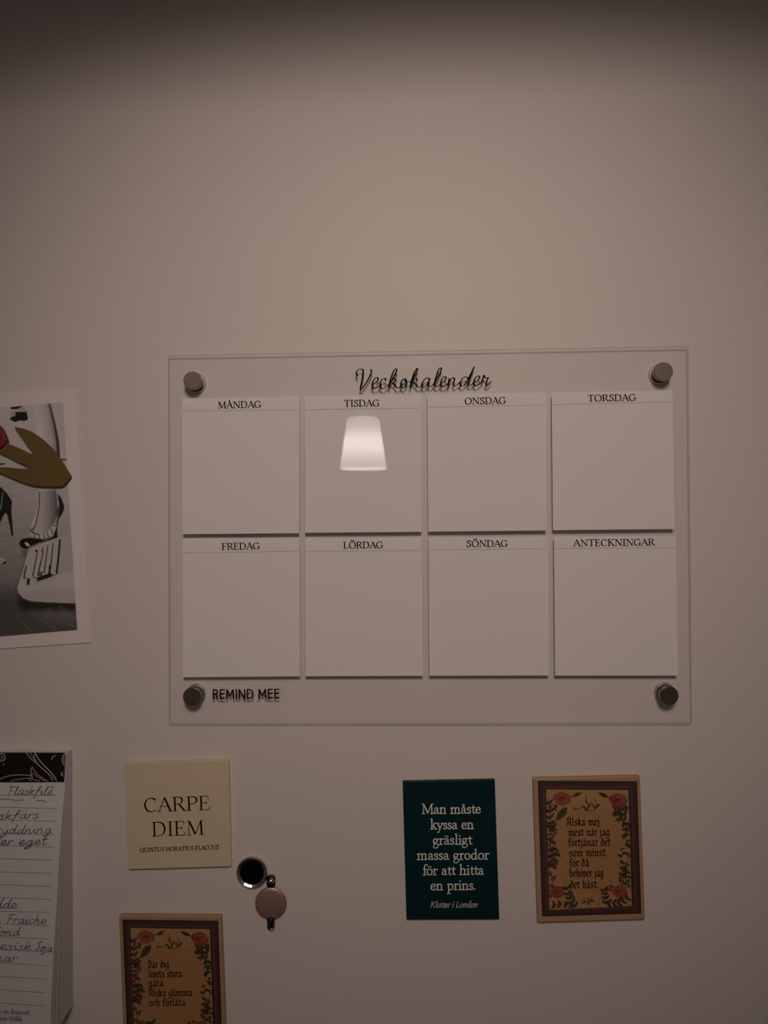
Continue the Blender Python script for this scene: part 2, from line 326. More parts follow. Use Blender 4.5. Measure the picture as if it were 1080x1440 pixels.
BLACK = {
 'a': (.66, [L(.12, .84, .3, .98, .46, .84, .46, .18, .58, .05), L(.46, .56, .18, .44, .12, .22, .26, .02, .46, .2)]),
 'b': (.62, [L(.14, 1.5, .14, .2, .3, .02, .48, .2, .48, .78, .32, .96, .14, .8)]),
 'c': (.54, [L(.46, .86, .3, .98, .12, .8, .12, .2, .28, .02, .46, .14)]),
 'd': (.62, [L(.48, .8, .3, .98, .12, .8, .12, .2, .3, .02, .48, .2, .48, .86, .22, 1.4)]),
 'e': (.56, [L(.14, .44, .46, .62, .46, .8, .3, .98, .12, .8, .12, .2, .28, .02, .48, .14)]),
 'f': (.46, [L(.48, 1.38, .32, 1.48, .18, 1.3, .18, -.1), L(.02, .92, .44, .92)]),
 'g': (.64, [L(.48, .8, .3, .98, .12, .8, .12, .2, .3, .04, .48, .22), L(.48, .95, .48, -.22, .3, -.42, .08, -.28)]),
 'h': (.62, [L(.14, 1.5, .14, .05), L(.14, .74, .34, .98, .48, .82, .48, .16, .38, -.16)]),
 'i': (.36, [minim(.18), L(.12, 1.24, .22, 1.34)]),
 'j': (.36, [L(.08, .93, .2, .8, .2, -.2, .04, -.38), L(.14, 1.24, .24, 1.34)]),
 'k': (.6, [L(.14, 1.5, .14, .05), L(.14, .56, .36, .96, .48, .8, .2, .56, .5, .07)]),
 'l': (.36, [L(.14, 1.5, .14, .2, .26, .06)]),
 'm': (.98, [minim(.18), minim(.5), minim(.82), L(.18, .72, .42, .98, w=.5), L(.5, .72, .74, .98, w=.5)]),
 'n': (.68, [minim(.18), minim(.52), L(.18, .72, .44, .98, w=.5)]),
 'o': (.6, [L(.3, .98, .12, .8, .12, .2, .3, .02, .48, .2, .48, .8, .3, .98)]),
 'r': (.48, [minim(.18), L(.18, .74, .36, .98, .46, .86)]),
 's': (.58, [L(.47, .84, .3, .98, .13, .82, .13, .62, .46, .4, .46, .18, .3, .02, .1, .14)]),
 't': (.46, [L(.2, 1.25, .2, .2, .34, .05), L(.03, .95, .42, .95)]),
 'v': (.6, [L(.05, .95, .16, .8, .16, .16, .3, .02, .48, .24, .48, .76, .34, .98)]),
 'A': (.82, [L(.16, 1.2, .16, .12, .04, .02), L(.58, 1.3, .58, .16, .7, .04), L(.0, 1.2, .2, 1.34, .7, 1.26), L(.16, .62, .58, .62)]),
 'L': (.72, [L(.1, 1.3, .3, 1.42, .2, 1.2, .16, .12, .1, .02), L(.16, .12, .4, .06, .6, .2, .6, 1.2, .3, 1.4)]),
 'O': (.8, [L(.4, 1.3, .12, 1.05, .12, .2, .4, .02, .66, .2, .66, 1.05, .4, 1.3)]),
 ' ': (.42, []), '.': (.3, [L(.12, .08, .18, .14)]), ',': (.3, [L(.16, .1, .1, -.12)]),
}
BLACK['Ä'] = (.82, BLACK['A'][1] + [L(.22, 1.6, .28, 1.68), L(.48, 1.6, .54, 1.68)])
for ch, base in (('ä', 'a'), ('ö', 'o')):
    BLACK[ch] = (BLACK[base][0], BLACK[base][1] + [L(.16, 1.26, .22, 1.34), L(.38, 1.26, .44, 1.34)])
BLACK['å'] = (.66, BLACK['a'][1] + [L(.2, 1.3, .3, 1.42, .4, 1.3, .3, 1.2, .2, 1.3, w=.5)])

def text_polys(font, s, p0, p1, size, pen, shear=0.0, serifs=True, track=0.0, dot=1.25, jitter=0.0):
    """pieces, in photo pixels, of s set on the base line p0-p1; size = unit height in pixels"""
    t, h, ang = pen
    adv = sum(font[c][0] + track for c in s) - track
    wx = math.hypot(p1[0] - p0[0], p1[1] - p0[1]); ux, uy = (p1[0] - p0[0]) / wx, (p1[1] - p0[1]) / wx
    sx = wx / adv
    out = []; x = 0.0; k = sx / size            # k: horizontal stretch of the outlines
    for c in s:
        a, st = font[c]; jy = random.uniform(-jitter, jitter)
        for kind, wt, path in st:
            if kind == 'f' and not serifs: continue
            pp = [((x + q[0]) * k + shear * q[1], q[1] + jy) for q in path]
            if kind == 's': pcs = sweep(pp, max(t * wt, h), h, ang)
            elif kind == 'f': pcs = sweep(pp, h * 1.15, h * 1.0, 0)
            else: pcs = sweep(pp, t * dot * wt, t * dot * wt, 0)
            for pc in pcs:
                out.append([(p0[0] + q[0] * size * ux + q[1] * size * uy, p0[1] + q[0] * size * uy - q[1] * size * ux) for q in pc])
        x += a + track
    return out
def lettering(polys, depth, m, parent, name='lettering', label=None):
    mb = MB()
    for k, pc in enumerate(polys):                    # pieces lie a micron apart so that overlaps do not shade each other
        if len(pc) >= 3:
            mb.poly([P(x, y, (depth(y) if callable(depth) else depth) + (k % 48) * 1.2e-6) for x, y in pc])
    return mb.build(name, m, parent, label, fix=False)
def ribbon(pts, wd, smooth=True):
    return sweep(catmull(pts, 5) if smooth else pts, wd, wd, 0, 8)
R_ = math.radians
PEN_SERIF = (.135, .050, R_(12))

# ================================================================ the setting
mb = MB(); mb.box(-1.6, 1.6, 0.0, 0.05, 0.0, 2.5)
wall = mb.build('wall_back', M_WALL, loc=(0, 0, 0)); wall['kind'] = 'structure'

mb = MB(); mb.box(-1.6, 1.6, -3.4, 0.05, -0.05, 0.0)
fl = mb.build('floor', mat('dark_oak_floor', (.16, .10, .06), .5, noise=.3, nscale=4), loc=(0, 0, 0)); fl['kind'] = 'structure'
mb = MB(); mb.box(-1.6, 1.6, -3.4, 0.05, 2.5, 2.55)
ce = mb.build('ceiling', mat('ceiling_paint', (.7, .68, .66), .9), loc=(0, 0, 2.5)); ce['kind'] = 'structure'

# unseen cabinet added above the view; its front rail shades the wall top
cab = bpy.data.objects.new('added_cabinet', None); COL.objects.link(cab); cab.location = (0, 0, BZ + 0.32); cab['kind'] = 'structure'
mb = MB(); mb.box(-0.9, 0.9, -0.26, 0.0, BZ + 0.344, BZ + 0.85); mb.build('added_cabinet_body', M_CAB, cab)
mb = MB(); mb.box(-0.9, 0.9, -0.262, -0.24, BZ + 0.3150, BZ + 0.345); mb.build('shade_rail', M_CAB, cab)
cab.rotation_euler = (0, math.radians(-1.0), 0)

# ================================================================ clear week planner
pl = thing('wall_planner', 'clear acrylic week planner with eight white panels held by four round steel standoffs', 'planner', (0, -0.004, BZ))
BOARD = quad_xz([(236, 499.5), (968.5, 486.5), (973.8, 1016.5), (237.2, 1017.5)], FRONT)
BACK = 0.0024
mb = MB(); slab(mb, BOARD, BACK, FRONT, rad=0.0008, bev=0.00025)
o = mb.build('acrylic_sheet', [M_ACRYL, M_EDGE], pl, 'clear see-through sheet')
for p in o.data.polygons: p.material_index = 0 if abs(p.normal.y) > 0.9 else 1
PANELS = [
 ([(255.5, 560.5), (420.5, 557.5), (420.5, 749.8), (256.5, 751.2)], 'MÅNDAG', (306.5, 574.3), (367.5, 573.1), (578, 576.3)),
 ([(428, 557.5), (591.5, 555), (592.5, 747.9), (428.7, 749.2)], 'TISDAG', (483.8, 572.0), (533.8, 571.3), (576.2, 574.0)),
 ([(600, 555), (766.5, 552), (767.5, 746.0), (601, 747.6)], 'ONSDAG', (653.4, 568.8), (711.6, 567.6), (572.6, 569.6)),
 ([(774.5, 552), (944.5, 549), (947, 743.9), (776.3, 745.6)], 'TORSDAG', (826.4, 564.8), (894.6, 563.3), (569.2, 565.0)),
 ([(256.5, 757), (421, 756.3), (421.7, 951), (257, 952.3)], 'FREDAG', (311.8, 773.2), (365.6, 772.2), (777.6, 775.2)),
 ([(428.8, 756.3), (593, 755.6), (594.6, 950.3), (429.4, 950.9)], 'LÖRDAG', (482.8, 771.4), (538.8, 770.8), (775.6, 773.9)),
 ([(601.4, 755.6), (769.5, 754.8), (770.8, 949.8), (602.6, 950.3)], 'SÖNDAG', (655.8, 769.3), (714.2, 768.8), (773.0, 771.6)),
 ([(777.6, 754.6), (949, 753.6), (952, 950.0), (779.3, 950.0)], 'ANTECKNINGAR', (806.4, 768.2), (920.8, 767.0), (771.5, 770.0)),
]
DP = FRONT + 0.00012
for q, s, p0, p1, (ry0, ry1) in PANELS:
    q = [(x + 1.3 if x > 598 else x + .3, y) for x, y in q]
    mb = MB(); qz = quad_xz(q, DP); mb.loft([[(x, -d, z) for x, z in qz] for d in (FRONT + 0.00002, DP)])
    po = mb.build('day_panel', M_PANEL, pl, 'white square headed ' + s)
    lettering(text_polys(SERIF, s, p0, p1, 9.2, (.20, .095, R_(12)), track=0.02), DP + 0.00003, M_INK, po)
    mb = MB(); xa, xb = q[0][0] + 1, q[1][0] - 1
    mb.poly([P(xa, ry0 - .55, DP + .00003), P(xb, ry1 - .55, DP + .00003), P(xb, ry1 + .55, DP + .00003), P(xa, ry0 + .55, DP + .00003)])
    mb.build('rule_line', M_RULE, po, fix=False)

def zv(x, y): return (490 + x / 5.143, 500 + y / 5.143)
SCRIPT = [
 [(64, 150), (58, 122), (76, 100), (100, 100), (107, 112), (104, 145), (95, 195), (86, 238), (87, 246), (104, 234), (132, 190), (158, 142), (167, 112), (160, 102)],
 [(170, 208), (200, 195), (215, 170), (202, 158), (182, 178), (171, 212), (184, 238), (212, 230), (238, 206)],
 [(270, 182), (263, 165), (243, 173), (229, 203), (236, 234), (256, 237), (288, 212)],
 [(288, 212), (322, 168), (346, 115), (346, 97), (331, 105), (311, 150), (299, 192), (292, 233)],
 [(298, 205), (325, 170), (342, 171), (338, 190), (314, 200), (330, 206), (345, 229), (366, 231), (392, 205)],
 [(412, 164), (395, 170), (379, 200), (386, 229), (404, 231), (420, 205), (415, 172), (406, 180), (424, 192), (452, 184)],
 [(448, 196), (480, 142), (499, 102), (494, 94), (474, 128), (456, 184), (446, 232)],
 [(452, 205), (478, 169), (495, 168), (492, 187), (468, 198), (485, 206), (500, 227), (520, 224), (540, 205)],
 [(586, 172), (566, 162), (542, 183), (530, 213), (541, 231), (561, 221), (581, 186), (588, 166), (579, 202), (582, 224), (601, 220), (622, 198)],
 [(620, 200), (652, 150), (671, 105), (668, 89), (654, 98), (635, 150), (623, 200), (629, 224), (646, 223), (668, 203)],
 [(666, 200), (694, 184), (706, 161), (692, 152), (674, 175), (668, 210), (684, 227), (708, 215), (728, 188)],
 [(728, 166), (722, 220)],
 [(724, 205), (744, 168), (762, 160), (766, 175), (759, 205), (768, 221), (790, 209), (808, 190)],
 [(862, 162), (840, 154), (817, 178), (808, 208), (820, 221), (841, 210), (864, 172), (890, 122), (909, 82), (886, 140), (869, 190), (871, 213), (887, 213), (906, 194)],
 [(905, 194), (934, 180), (949, 156), (936, 147), (916, 165), (906, 196), (918, 219), (944, 210), (970, 180)],
 [(966, 184), (980, 142), (986, 158), (1002, 163), (1011, 160), (1002, 182), (995, 206), (1005, 217), (1031, 188)],
]
pcs = []
for st in SCRIPT:
    pcs += [[(x, y) for x, y in pc] for pc in sweep(catmull([zv(*p) for p in st], 7), 2.5, 1.05, R_(-18))]
lettering(pcs, FRONT + 0.00006, M_INK, pl, label='black script title')
lettering(text_polys(SANS, 'REMIND MEE', (298.8, 982.4), (393.6, 981.6), 12.2, (.17, .17, 0), track=0.06), FRONT + 0.00006, M_INK, pl, label='black capitals beside a standoff')
for cx, cy in ((270.4, 535.1), (933.4, 522.4), (269.9, 980.0), (941.2, 978.4)):
    c = P(cx, cy, 0.0095); c2 = (c.x, c.z)
    st = MB(); lathe(st, c2, [(0.00515, 0.0062), (0.00525, 0.0064), (0.00525, 0.0090), (0.0052, 0.0093), (0.0050, 0.0095)])
    e = bpy.data.objects.new('standoff', None); COL.objects.link(e); e.parent = pl; e.location = Vector((c.x, 0, c.z)) - pl.location
    e.empty_display_size = 0.005
    st.build('cap', M_STEEL, e, 'brushed steel cap')
    bt = MB(); lathe(bt, c2, [(0.0047, 0.0026), (0.0047, 0.0064)]); bt.build('bolt', M_RUBBER, e, 'black collar')
    br = MB(); lathe(br, c2, [(0.0053, 0.0), (0.0056, 0.0004), (0.0056, 0.0023), (0.0053, 0.0026)]); br.build('barrel', M_ALU, e)

# ================================================================ printed pictures: a small painter
class Raster:
    """colours on a grid of (x, y) units"""
    def __init__(s, x0, y0, x1, y1, step):
        s.nx = int((x1 - x0) / step) + 1; s.ny = int((y1 - y0) / step) + 1
        s.xs = np.linspace(x0, x1, s.nx); s.ys = np.linspace(y0, y1, s.ny)
        s.X, s.Y = np.meshgrid(s.xs, s.ys); s.c = np.zeros((s.ny, s.nx, 3)); s.st = (x1 - x0) / (s.nx - 1)
    def fill(s, col):
        s.c[:] = col
    def mask(s, pts, soft=0.0):
        a = np.zeros((s.ny, s.nx)); pts = np.array(pts, float); pad = 3 * soft + 2 * s.st
        i0 = max(0, np.searchsorted(s.xs, pts[:, 0].min() - pad)); i1 = min(s.nx, np.searchsorted(s.xs, pts[:, 0].max() + pad) + 1)
        j0 = max(0, np.searchsorted(s.ys, pts[:, 1].min() - pad)); j1 = min(s.ny, np.searchsorted(s.ys, pts[:, 1].max() + pad) + 1)
        if i1 <= i0 or j1 <= j0: return a, (0, 0, 0, 0)
        X = s.X[j0:j1, i0:i1]; Y = s.Y[j0:j1, i0:i1]
        ins = np.zeros(X.shape, bool); dist = np.full(X.shape, 1e9)
        for k in range(len(pts)):
            x1, y1 = pts[k - 1]; x2, y2 = pts[k]
            if y1 != y2:
                cnd = (y1 > Y) != (y2 > Y); xi = x1 + (Y - y1) * (x2 - x1) / (y2 - y1); ins ^= cnd & (X < xi)
            l2 = (x2 - x1) ** 2 + (y2 - y1) ** 2 + 1e-12
            t = np.clip(((X - x1) * (x2 - x1) + (Y - y1) * (y2 - y1)) / l2, 0, 1)
            dist = np.minimum(dist, np.hypot(X - x1 - t * (x2 - x1), Y - y1 - t * (y2 - y1)))
        sd = np.where(ins, dist, -dist); wdt = max(soft, s.st * 0.6)
        a[j0:j1, i0:i1] = np.clip(sd / (2 * wdt) + 0.5, 0, 1)
        return a, None
    def poly(s, pts, col, alpha=1.0, soft=0.0, grad=None):
        """grad = (p0, p1, col2): colour runs from col at p0 to col2 at p1"""
        a, _ = s.mask(pts, soft)
        col = np.array(col, float) * np.ones(3)
        if grad:
            (ax, ay), (bx, by), c2 = grad; c2 = np.array(c2, float) * np.ones(3)
            t = np.clip(((s.X - ax) * (bx - ax) + (s.Y - ay) * (by - ay)) / ((bx - ax) ** 2 + (by - ay) ** 2), 0, 1)[..., None]
            cc = col * (1 - t) + c2 * t
        else: cc = col
        a = (a * alpha)[..., None]; s.c = s.c * (1 - a) + cc * a
    def line(s, pts, wd, col, alpha=1.0, soft=0.0, smooth=True):
        p = catmull(pts, 5) if smooth and len(pts) > 2 else list(pts)
        p = np.array(p, float); d = np.gradient(p, axis=0); d /= np.linalg.norm(d, axis=1)[:, None] + 1e-9
        n = np.c_[-d[:, 1], d[:, 0]]; wd = np.linspace(wd[0], wd[1], len(p))[:, None] if isinstance(wd, tuple) else wd
        s.poly(np.r_[p + n * wd / 2, (p - n * wd / 2)[::-1]], col, alpha, soft)
    def ell(s, cx, cy, rx, ry, col, alpha=1.0, rot=0, soft=0.0):
        t = np.linspace(0, 2 * np.pi, 25)[:-1]; x, y = rx * np.cos(t), ry * np.sin(t); r = math.radians(rot)
        s.poly(np.c_[cx + x * math.cos(r) - y * math.sin(r), cy + x * math.sin(r) + y * math.cos(r)], col, alpha, soft)
    def leaf(s, x0, y0, x1, y1, wd, col, alpha=1.0):
        t = np.linspace(0, 1, 9); dx, dy = x1 - x0, y1 - y0; l = math.hypot(dx, dy); nx, ny = -dy / l, dx / l
        h = wd / 2 * np.sin(np.pi * t ** 0.8)
        a = np.c_[x0 + dx * t + nx * h, y0 + dy * t + ny * h]; b = np.c_[x0 + dx * t - nx * h, y0 + dy * t - ny * h]
        s.poly(np.r_[a, b[::-1][1:-1]], col, alpha)
    def mesh(s, name, fn, m, parent, label=None, keep=None):
        vs = [fn(x, y) for y in s.ys for x in s.xs]; nx, ny = s.nx, s.ny
        i = np.arange((nx - 1) * (ny - 1)); r, c = i // (nx - 1), i % (nx - 1); a = r * nx + c
        f = np.c_[a, a + nx, a + nx + 1, a + 1]
        if keep is not None:
            kk = keep.ravel() > 0.01; f = f[kk[f].any(axis=1)]
        o0 = parent_world(parent); v = np.array([tuple(p) for p in vs]) - np.array(o0)
        me = bpy.data.meshes.new(name); me.from_pydata(v.tolist(), [], f.tolist()); me.materials.append(m)
        at = me.attributes.new('ink', 'FLOAT_COLOR', 'POINT')
        at.data.foreach_set('color', np.c_[np.clip(s.c, 0, 1).reshape(-1, 3), np.ones(nx * ny)].astype(np.float32).ravel())
        o = bpy.data.objects.new(name, me); COL.objects.link(o); o.parent = parent
        if label: o['label'] = label
        return o

# ================================================================ black-and-white photo print
DPH = 0.0009
PAPERQ = [(-150, 563), (106.5, 546.5), (129, 903.6), (-130, 921)]
cpt = P(-10, 735, 0)
ph = thing('photo_print', 'black and white photo of high heeled shoes and a typewriter, in a white border', 'photo', (cpt.x, 0, cpt.z))
mb = MB(); slab(mb, quad_xz(PAPERQ, DPH), 0.0002, DPH, rad=0.0003, bev=0.0001); mb.build('paper', M_PAPER, ph, 'white bordered sheet')
IX0, IX1, IY0, IY1 = -132, 110, 565, 900
ras = Raster(-140, 556, 116, 912, 0.72)
# the picture's own corners (photo px); content is painted in px and kept inside them
PICQ = [(-132, 583), (88.5, 566), (108.7, 886), (-112, 905)]
def z8(x, y): return (x / 7.714, 540 + y / 7.714)
def z9(x, y): return (x / 6.264, 700 + y / 6.264)
def zz(f, *a): return [f(a[i], a[i + 1]) for i in range(0, len(a), 2)]
def g(v): return (v, v * .965, v * .975)
ras.fill(g(.62))
ras.poly([(-140, 550), (120, 550), (120, 700), (-140, 700)], g(.66), grad=((0, 560), (0, 690), g(.56)))
ras.poly([(-140, 668), (55, 672), (120, 690), (120, 915), (-140, 915)], g(.55), soft=6, grad=((40, 690), (-5, 860), g(.15)))
ras.poly([(-140, 830), (20, 830), (60, 870), (120, 870), (120, 915), (-140, 915)], g(.085), soft=14, alpha=.85)
for k in range(13):                                             # plank joints
    y = 686 + k * 17.5
    ras.line([(-140, y + 40), (0, y), (60, y - 18)], .9, g(.14), alpha=.35, soft=.9)
random.seed(3)
for k in range(60):                                             # wood grain
    x, y = random.uniform(-120, 50), random.uniform(690, 900); l = random.uniform(8, 30)
    ras.line([(x, y), (x + l, y - l * .28)], random.uniform(.8, 2.4), g(random.choice((.10, .45, .2) if y < 780 else (.04, .09))), alpha=.22, soft=.8)
ras.poly(zz(z8, 545, 205, 690, 205, 760, 1100, 690, 1180, 640, 800, 610, 520), g(.60), soft=1)
# leg
ras.poly(zz(z8, 290, 225, 540, 205, 580, 360, 620, 540, 636, 700, 632, 800, 600, 1110, 590, 1389, 450, 1500, 330, 1560, 400, 1389, 430, 1130, 400, 900, 330, 560), g(.70), soft=.8, grad=(z8(470, 700), z8(640, 680), g(.40)))
ras.poly(zz(z8, 290, 225, 360, 218, 400, 600, 430, 900, 400, 900, 330, 560), g(.5), alpha=.35, soft=2.5)
ras.line(zz(z8, 532, 208, 570, 350, 607, 520, 628, 660, 632, 790), (2.0, 4.6), g(.035), soft=.5)
ras.poly(zz(z8, 520, 215, 545, 205, 630, 620, 640, 800, 570, 800, 600, 640), g(.12), alpha=.55, soft=3.2)
ras.line(zz(z8, 640, 822, 738, 820), 2.0, g(.03)); ras.line(zz(z8, -60, 880, 0, 870, 52, 866), 2.4, g(.03))
# ankle and foot
ras.poly(zz(z9, 345, -60, 490, -70, 505, 20, 500, 150, 480, 225, 430, 280, 350, 330, 290, 300, 300, 260, 335, 140), g(.55), soft=.6, grad=(z9(370, 150), z9(500, 150), g(.13)))
ras.line(zz(z9, 348, -50, 345, 60, 335, 140, 305, 255, 285, 292), 1.5, g(.04))
ras.line(zz(z9, 265, 285, 300, 312, 350, 325), 1.6, g(.06))
# shoe: heel, ruffle, peep toe
ras.poly(zz(z9, 505, -40, 540, 0, 566, 70, 562, 110, 540, 155, 515, 195, 505, 260, 506, 345, 468, 356, 478, 270, 500, 200, 500, 100, 520, 60), g(.02))
ras.poly(zz(z9, 175, 395, 200, 360, 260, 352, 330, 362, 400, 372, 505, 330, 505, 352, 400, 385, 340, 400, 270, 430, 230, 455, 190, 440), g(.015))
ras.poly(zz(z9, 255, 305, 300, 322, 345, 330, 395, 318, 425, 290, 452, 262, 478, 225, 500, 222, 495, 262, 470, 335, 425, 360, 350, 362, 310, 356, 265, 325), g(.60))
for a in ((300, 325, 312, 355), (345, 330, 350, 362), (383, 322, 398, 360), (412, 300, 428, 350), (445, 268, 470, 325), (470, 235, 490, 255)):
    ras.line(zz(z9, *a), (1.0, 1.6), g(.05))
ras.line(zz(z9, 290, 356, 350, 364, 420, 358, 470, 334), 1.0, g(.02))
ras.ell(*z9(218, 405), 8, 6.4, g(.012), rot=15); ras.ell(*z9(240, 410), 4.2, 2.1, g(.66), rot=38)
for k in range(10): ras.ell(*z9(520 - k * 1.5, 70 + k * 14), .5, .5, g(.5))
ras.poly(zz(z9, 190, 455, 240, 455, 235, 520, 195, 520), g(.07), alpha=.6, soft=2.5)
# the other shoe, at the picture's left
ras.poly(zz(z8, -60, 1100, 10, 1120, 80, 1190, 130, 1270, 120, 1389, 0, 1389, -60, 1389), g(.018))
ras.poly(zz(z9, -40, -40, 25, -20, 85, 0, 106, 48, 100, 95, 106, 190, 118, 332, 102, 338, 88, 260, 64, 150, 48, 132, 25, 170, 0, 225, -40, 300), g(.018))
ras.line(zz(z9, 0, 110, 12, 60, 18, 0, 24, -45), 1.1, g(.45), alpha=.8)
ras.ell(*z9(0, 560), 9, 4, g(.03), rot=10); ras.ell(*z9(10, 540), 7, 2.2, g(.55), rot=18); ras.ell(*z9(5, 572), 4.5, 2.2, g(.5), rot=-20)
# strap pieces hanging at the top
ras.poly(zz(z8, 115, 250, 250, 235, 215, 262, 180, 275, 120, 275), g(.02)); ras.poly(zz(z8, 165, 300, 290, 300, 305, 385, 260, 405, 215, 395, 160, 415, 110, 385, 115, 360, 165, 345), g(.018))
ras.poly(zz(z8, 120, 300, 165, 305, 160, 345, 120, 345), g(.42)); ras.poly(zz(z8, 215, 265, 270, 240, 290, 300, 180, 300), g(.5))
# typewriter
TW = zz(z9, 265, 450, 380, 398, 520, 352, 640, 292, 720, 250, 720, 930, 400, 918, 270, 908, 205, 884, 165, 838, 153, 800, 160, 760, 190, 680, 245, 480)
ras.poly([(p[0] - 1, p[1] + 6) for p in TW], g(.01), alpha=.85, soft=5)
ras.poly(zz(z9, 160, 880, 270, 905, 720, 925, 720, 1010, 420, 1000, 200, 1000, 150, 940), g(.012), alpha=.8, soft=4)
ras.poly(TW, g(.56), grad=(z9(400, 520), z9(330, 920), g(.62)))
ras.poly(zz(z9, 545, 345, 640, 292, 720, 250, 720, 650, 560, 660, 500, 665, 520, 560), g(.46), alpha=.6, soft=2)
ras.poly(zz(z9, 153, 800, 200, 830, 400, 800, 720, 770, 720, 930, 400, 918, 270, 908, 205, 884, 165, 838), g(.50), alpha=.6, soft=2.5, grad=(z9(350, 800), z9(350, 925), g(.40)))
ras.line(zz(z9, 232, 600, 212, 700, 225, 704), 2.2, g(.03))
ras.poly(zz(z9, 330, 700, 500, 640, 512, 668, 420, 710, 320, 742), g(.02)); ras.poly(zz(z9, 240, 705, 265, 712, 262, 765, 234, 770), g(.02))
for a in ((328, 480, 290, 690), (375, 445, 372, 480), (382, 470, 340, 655), (422, 418, 388, 665), (468, 398, 440, 660)):
    ras.line(zz(z9, *a), (1.4, 2.0), g(.04), smooth=False)
ras.line(zz(z9, 528, 366, 515, 520, 500, 655), 2.9, g(.02)); ras.line(zz(z9, 440, 590, 432, 680), 2.6, g(.03))
ras.ell(*z9(322, 468), 2.3, 1.6, g(.03)); ras.ell(*z9(375, 447), 1.2, 1.5, g(.06))
ras.poly(zz(z9, 285, 700, 320, 712, 315, 742, 262, 760, 262, 730), g(.56)); ras.poly(zz(z9, 330, 655, 378, 650, 370, 690, 325, 690), g(.10))
ras.poly(zz(z9, 450, 652, 495, 650, 490, 672, 455, 678), g(.6))
ras.line(zz(z9, 290, 700, 330, 706), 1.6, g(.03)); ras.line(zz(z9, 262, 770, 400, 735, 520, 700), .8, g(.35), alpha=.6)
ras.line(zz(z9, 644, 470, 644, 575), 1.4, g(.2))
for a in ((300, 1010, 520, 1180), (420, 980, 680, 1150), (520, 960, 690, 1060), (160, 1040, 300, 1190)):
    ras.line(zz(z9, *a), (3, 5), g(.22), alpha=.4, soft=2.2); ras.line(zz(z9, a[0] + 12, a[1], a[2] + 14, a[3]), .9, g(.02), alpha=.8, soft=.5)
# keep the picture inside its corners: paint the border white
am, _ = ras.mask(PICQ); keep = am; am = am[..., None]; ras.c = ras.c * am + np.array((.78, .74, .74)) * (1 - am)
ras.mesh('picture', lambda x, y: P(x, y, DPH + 0.00005), M_PRINT, ph, 'grey toned picture', keep)

# ================================================================ tulip magnet on the photo
tp = P(55, 655, 0.002)
tu = thing('tulip_magnet', 'flat tulip magnet with olive leaves and a red flower, stuck on the photo', 'magnet', (tp.x, -0.0012, tp.z))
def plate(mb, pts, d0, d1, bev=0.0004):
    q = [P(x, y, d1) for x, y in pts]; n = len(q)
    cen = sum(q, Vector()) / n
    def ring_(d, ins):
        out = []
        for i in range(n):
            a, b, c = q[i - 1], q[i], q[(i + 1) % n]
            t1 = Vector((b.x - a.x, b.z - a.z)); t2 = Vector((c.x - b.x, c.z - b.z))
            t = (t1.normalized() + t2.normalized()); t = t.normalized() if t.length > 1e-6 else t1.normalized()
            nn = Vector((-t.y, t.x)) * ORI
            out.append((b.x + nn.x * ins, -d, b.z + nn.y * ins))
        return out
    ar = sum(q[i - 1].x * q[i].z - q[i].x * q[i - 1].z for i in range(n)); ORI = 1 if ar > 0 else -1
    mb.loft([ring_(d0, 0), ring_(d1 - bev, 0), ring_(d1 - bev * .3, bev * .3), ring_(d1, bev)])
LEAF = zz(z8, 165, 466, 245, 480, 345, 516, 450, 588, 560, 688, 640, 788, 715, 900, 775, 1000, 770, 1020, 735, 1066, 705, 1100, 680, 1112, 600, 1118, 480, 1115, 370, 1103, 245, 1066, 110, 1008, 0, 962, -70, 930, -120, 900, -60, 900, 0, 902, 110, 908, 220, 920, 320, 922, 345, 918, 290, 885, 190, 838, 60, 772, -60, 715, -60, 620, 60, 640, 100, 652, 200, 694, 300, 742, 384, 782, 340, 715, 285, 640, 225, 552)
mb = MB(); plate(mb, [(x - 1.6, y - .3) for x, y in LEAF], 0.0024, 0.0042, 0.0003); mb.build('leaves', M_LEAF, tu, 'olive stem and leaves')
FL = [(12.3, 619), (9.5, 611), (5, 602.5), (0, 597), (-9, 589), (-22, 584), (-38, 582), (-30, 592), (-42, 600), (-52, 606), (-40, 612), (-50, 622), (-40, 630), (-24, 637), (-8, 636), (3, 631), (9, 626)]
mb = MB(); plate(mb, [(x - 4.0, y) for x, y in catmull(FL + FL[:1], 4)[:-1]], 0.0024, 0.0058, 0.0005); mb.build('flower', M_RED, tu, 'red tulip head')
mb = MB(); c = P(60, 660, 0.0015); lathe(mb, (c.x, c.z), [(0.006, DPH + 0.0001), (0.006, 0.0021)], n=24); mb.build('magnet_disc', M_RUBBER, tu)

# ================================================================ note pad
XT = [1054, 1100, 1137, 1184, 1220, 1262, 1304, 1359, 1401, 1437, 1465]
DT = [.0089, .0089, .0122, .0159, .0180, .0202, .0225, .0254, .0274, .0284, .0290]
def page_d(y): return float(np.interp(y, XT, DT))
xr = P(101.5, 1060, 0).x; x0 = xr - 0.078
ztop = P(60, 1058.6, .0095).z
nt_ = thing('notepad', 'notepad with black patterned heading strip and a handwritten shopping list', 'notepad', ((xr + x0) / 2, 0, ztop - 0.08))
zs = [ztop] + [P(80, y, page_d(y)).z for y in XT[1:]]; ds = DT
def block(f0, f1, zend, name, dmin=0.0):
    mb = MB(); rings = []
    zz_ = []
    n = 26
    for k in range(n + 1):
        zt = ztop - .0011; z = zt + (zend - zt) * k / n; dd = float(np.interp(-z, [-a for a in zs], ds))
        rings.append([(x0, -(dmin + (dd - dmin) * f0), z), (xr, -(dmin + (dd - dmin) * f0), z), (xr, -(dmin + (dd - dmin) * f1), z), (x0, -(dmin + (dd - dmin) * f1), z)])
    mb.loft(rings)
    return mb.build(name, M_PAGE, nt_)
block(0.04, .545, P(104.8, 1413, 0).z, 'pages')
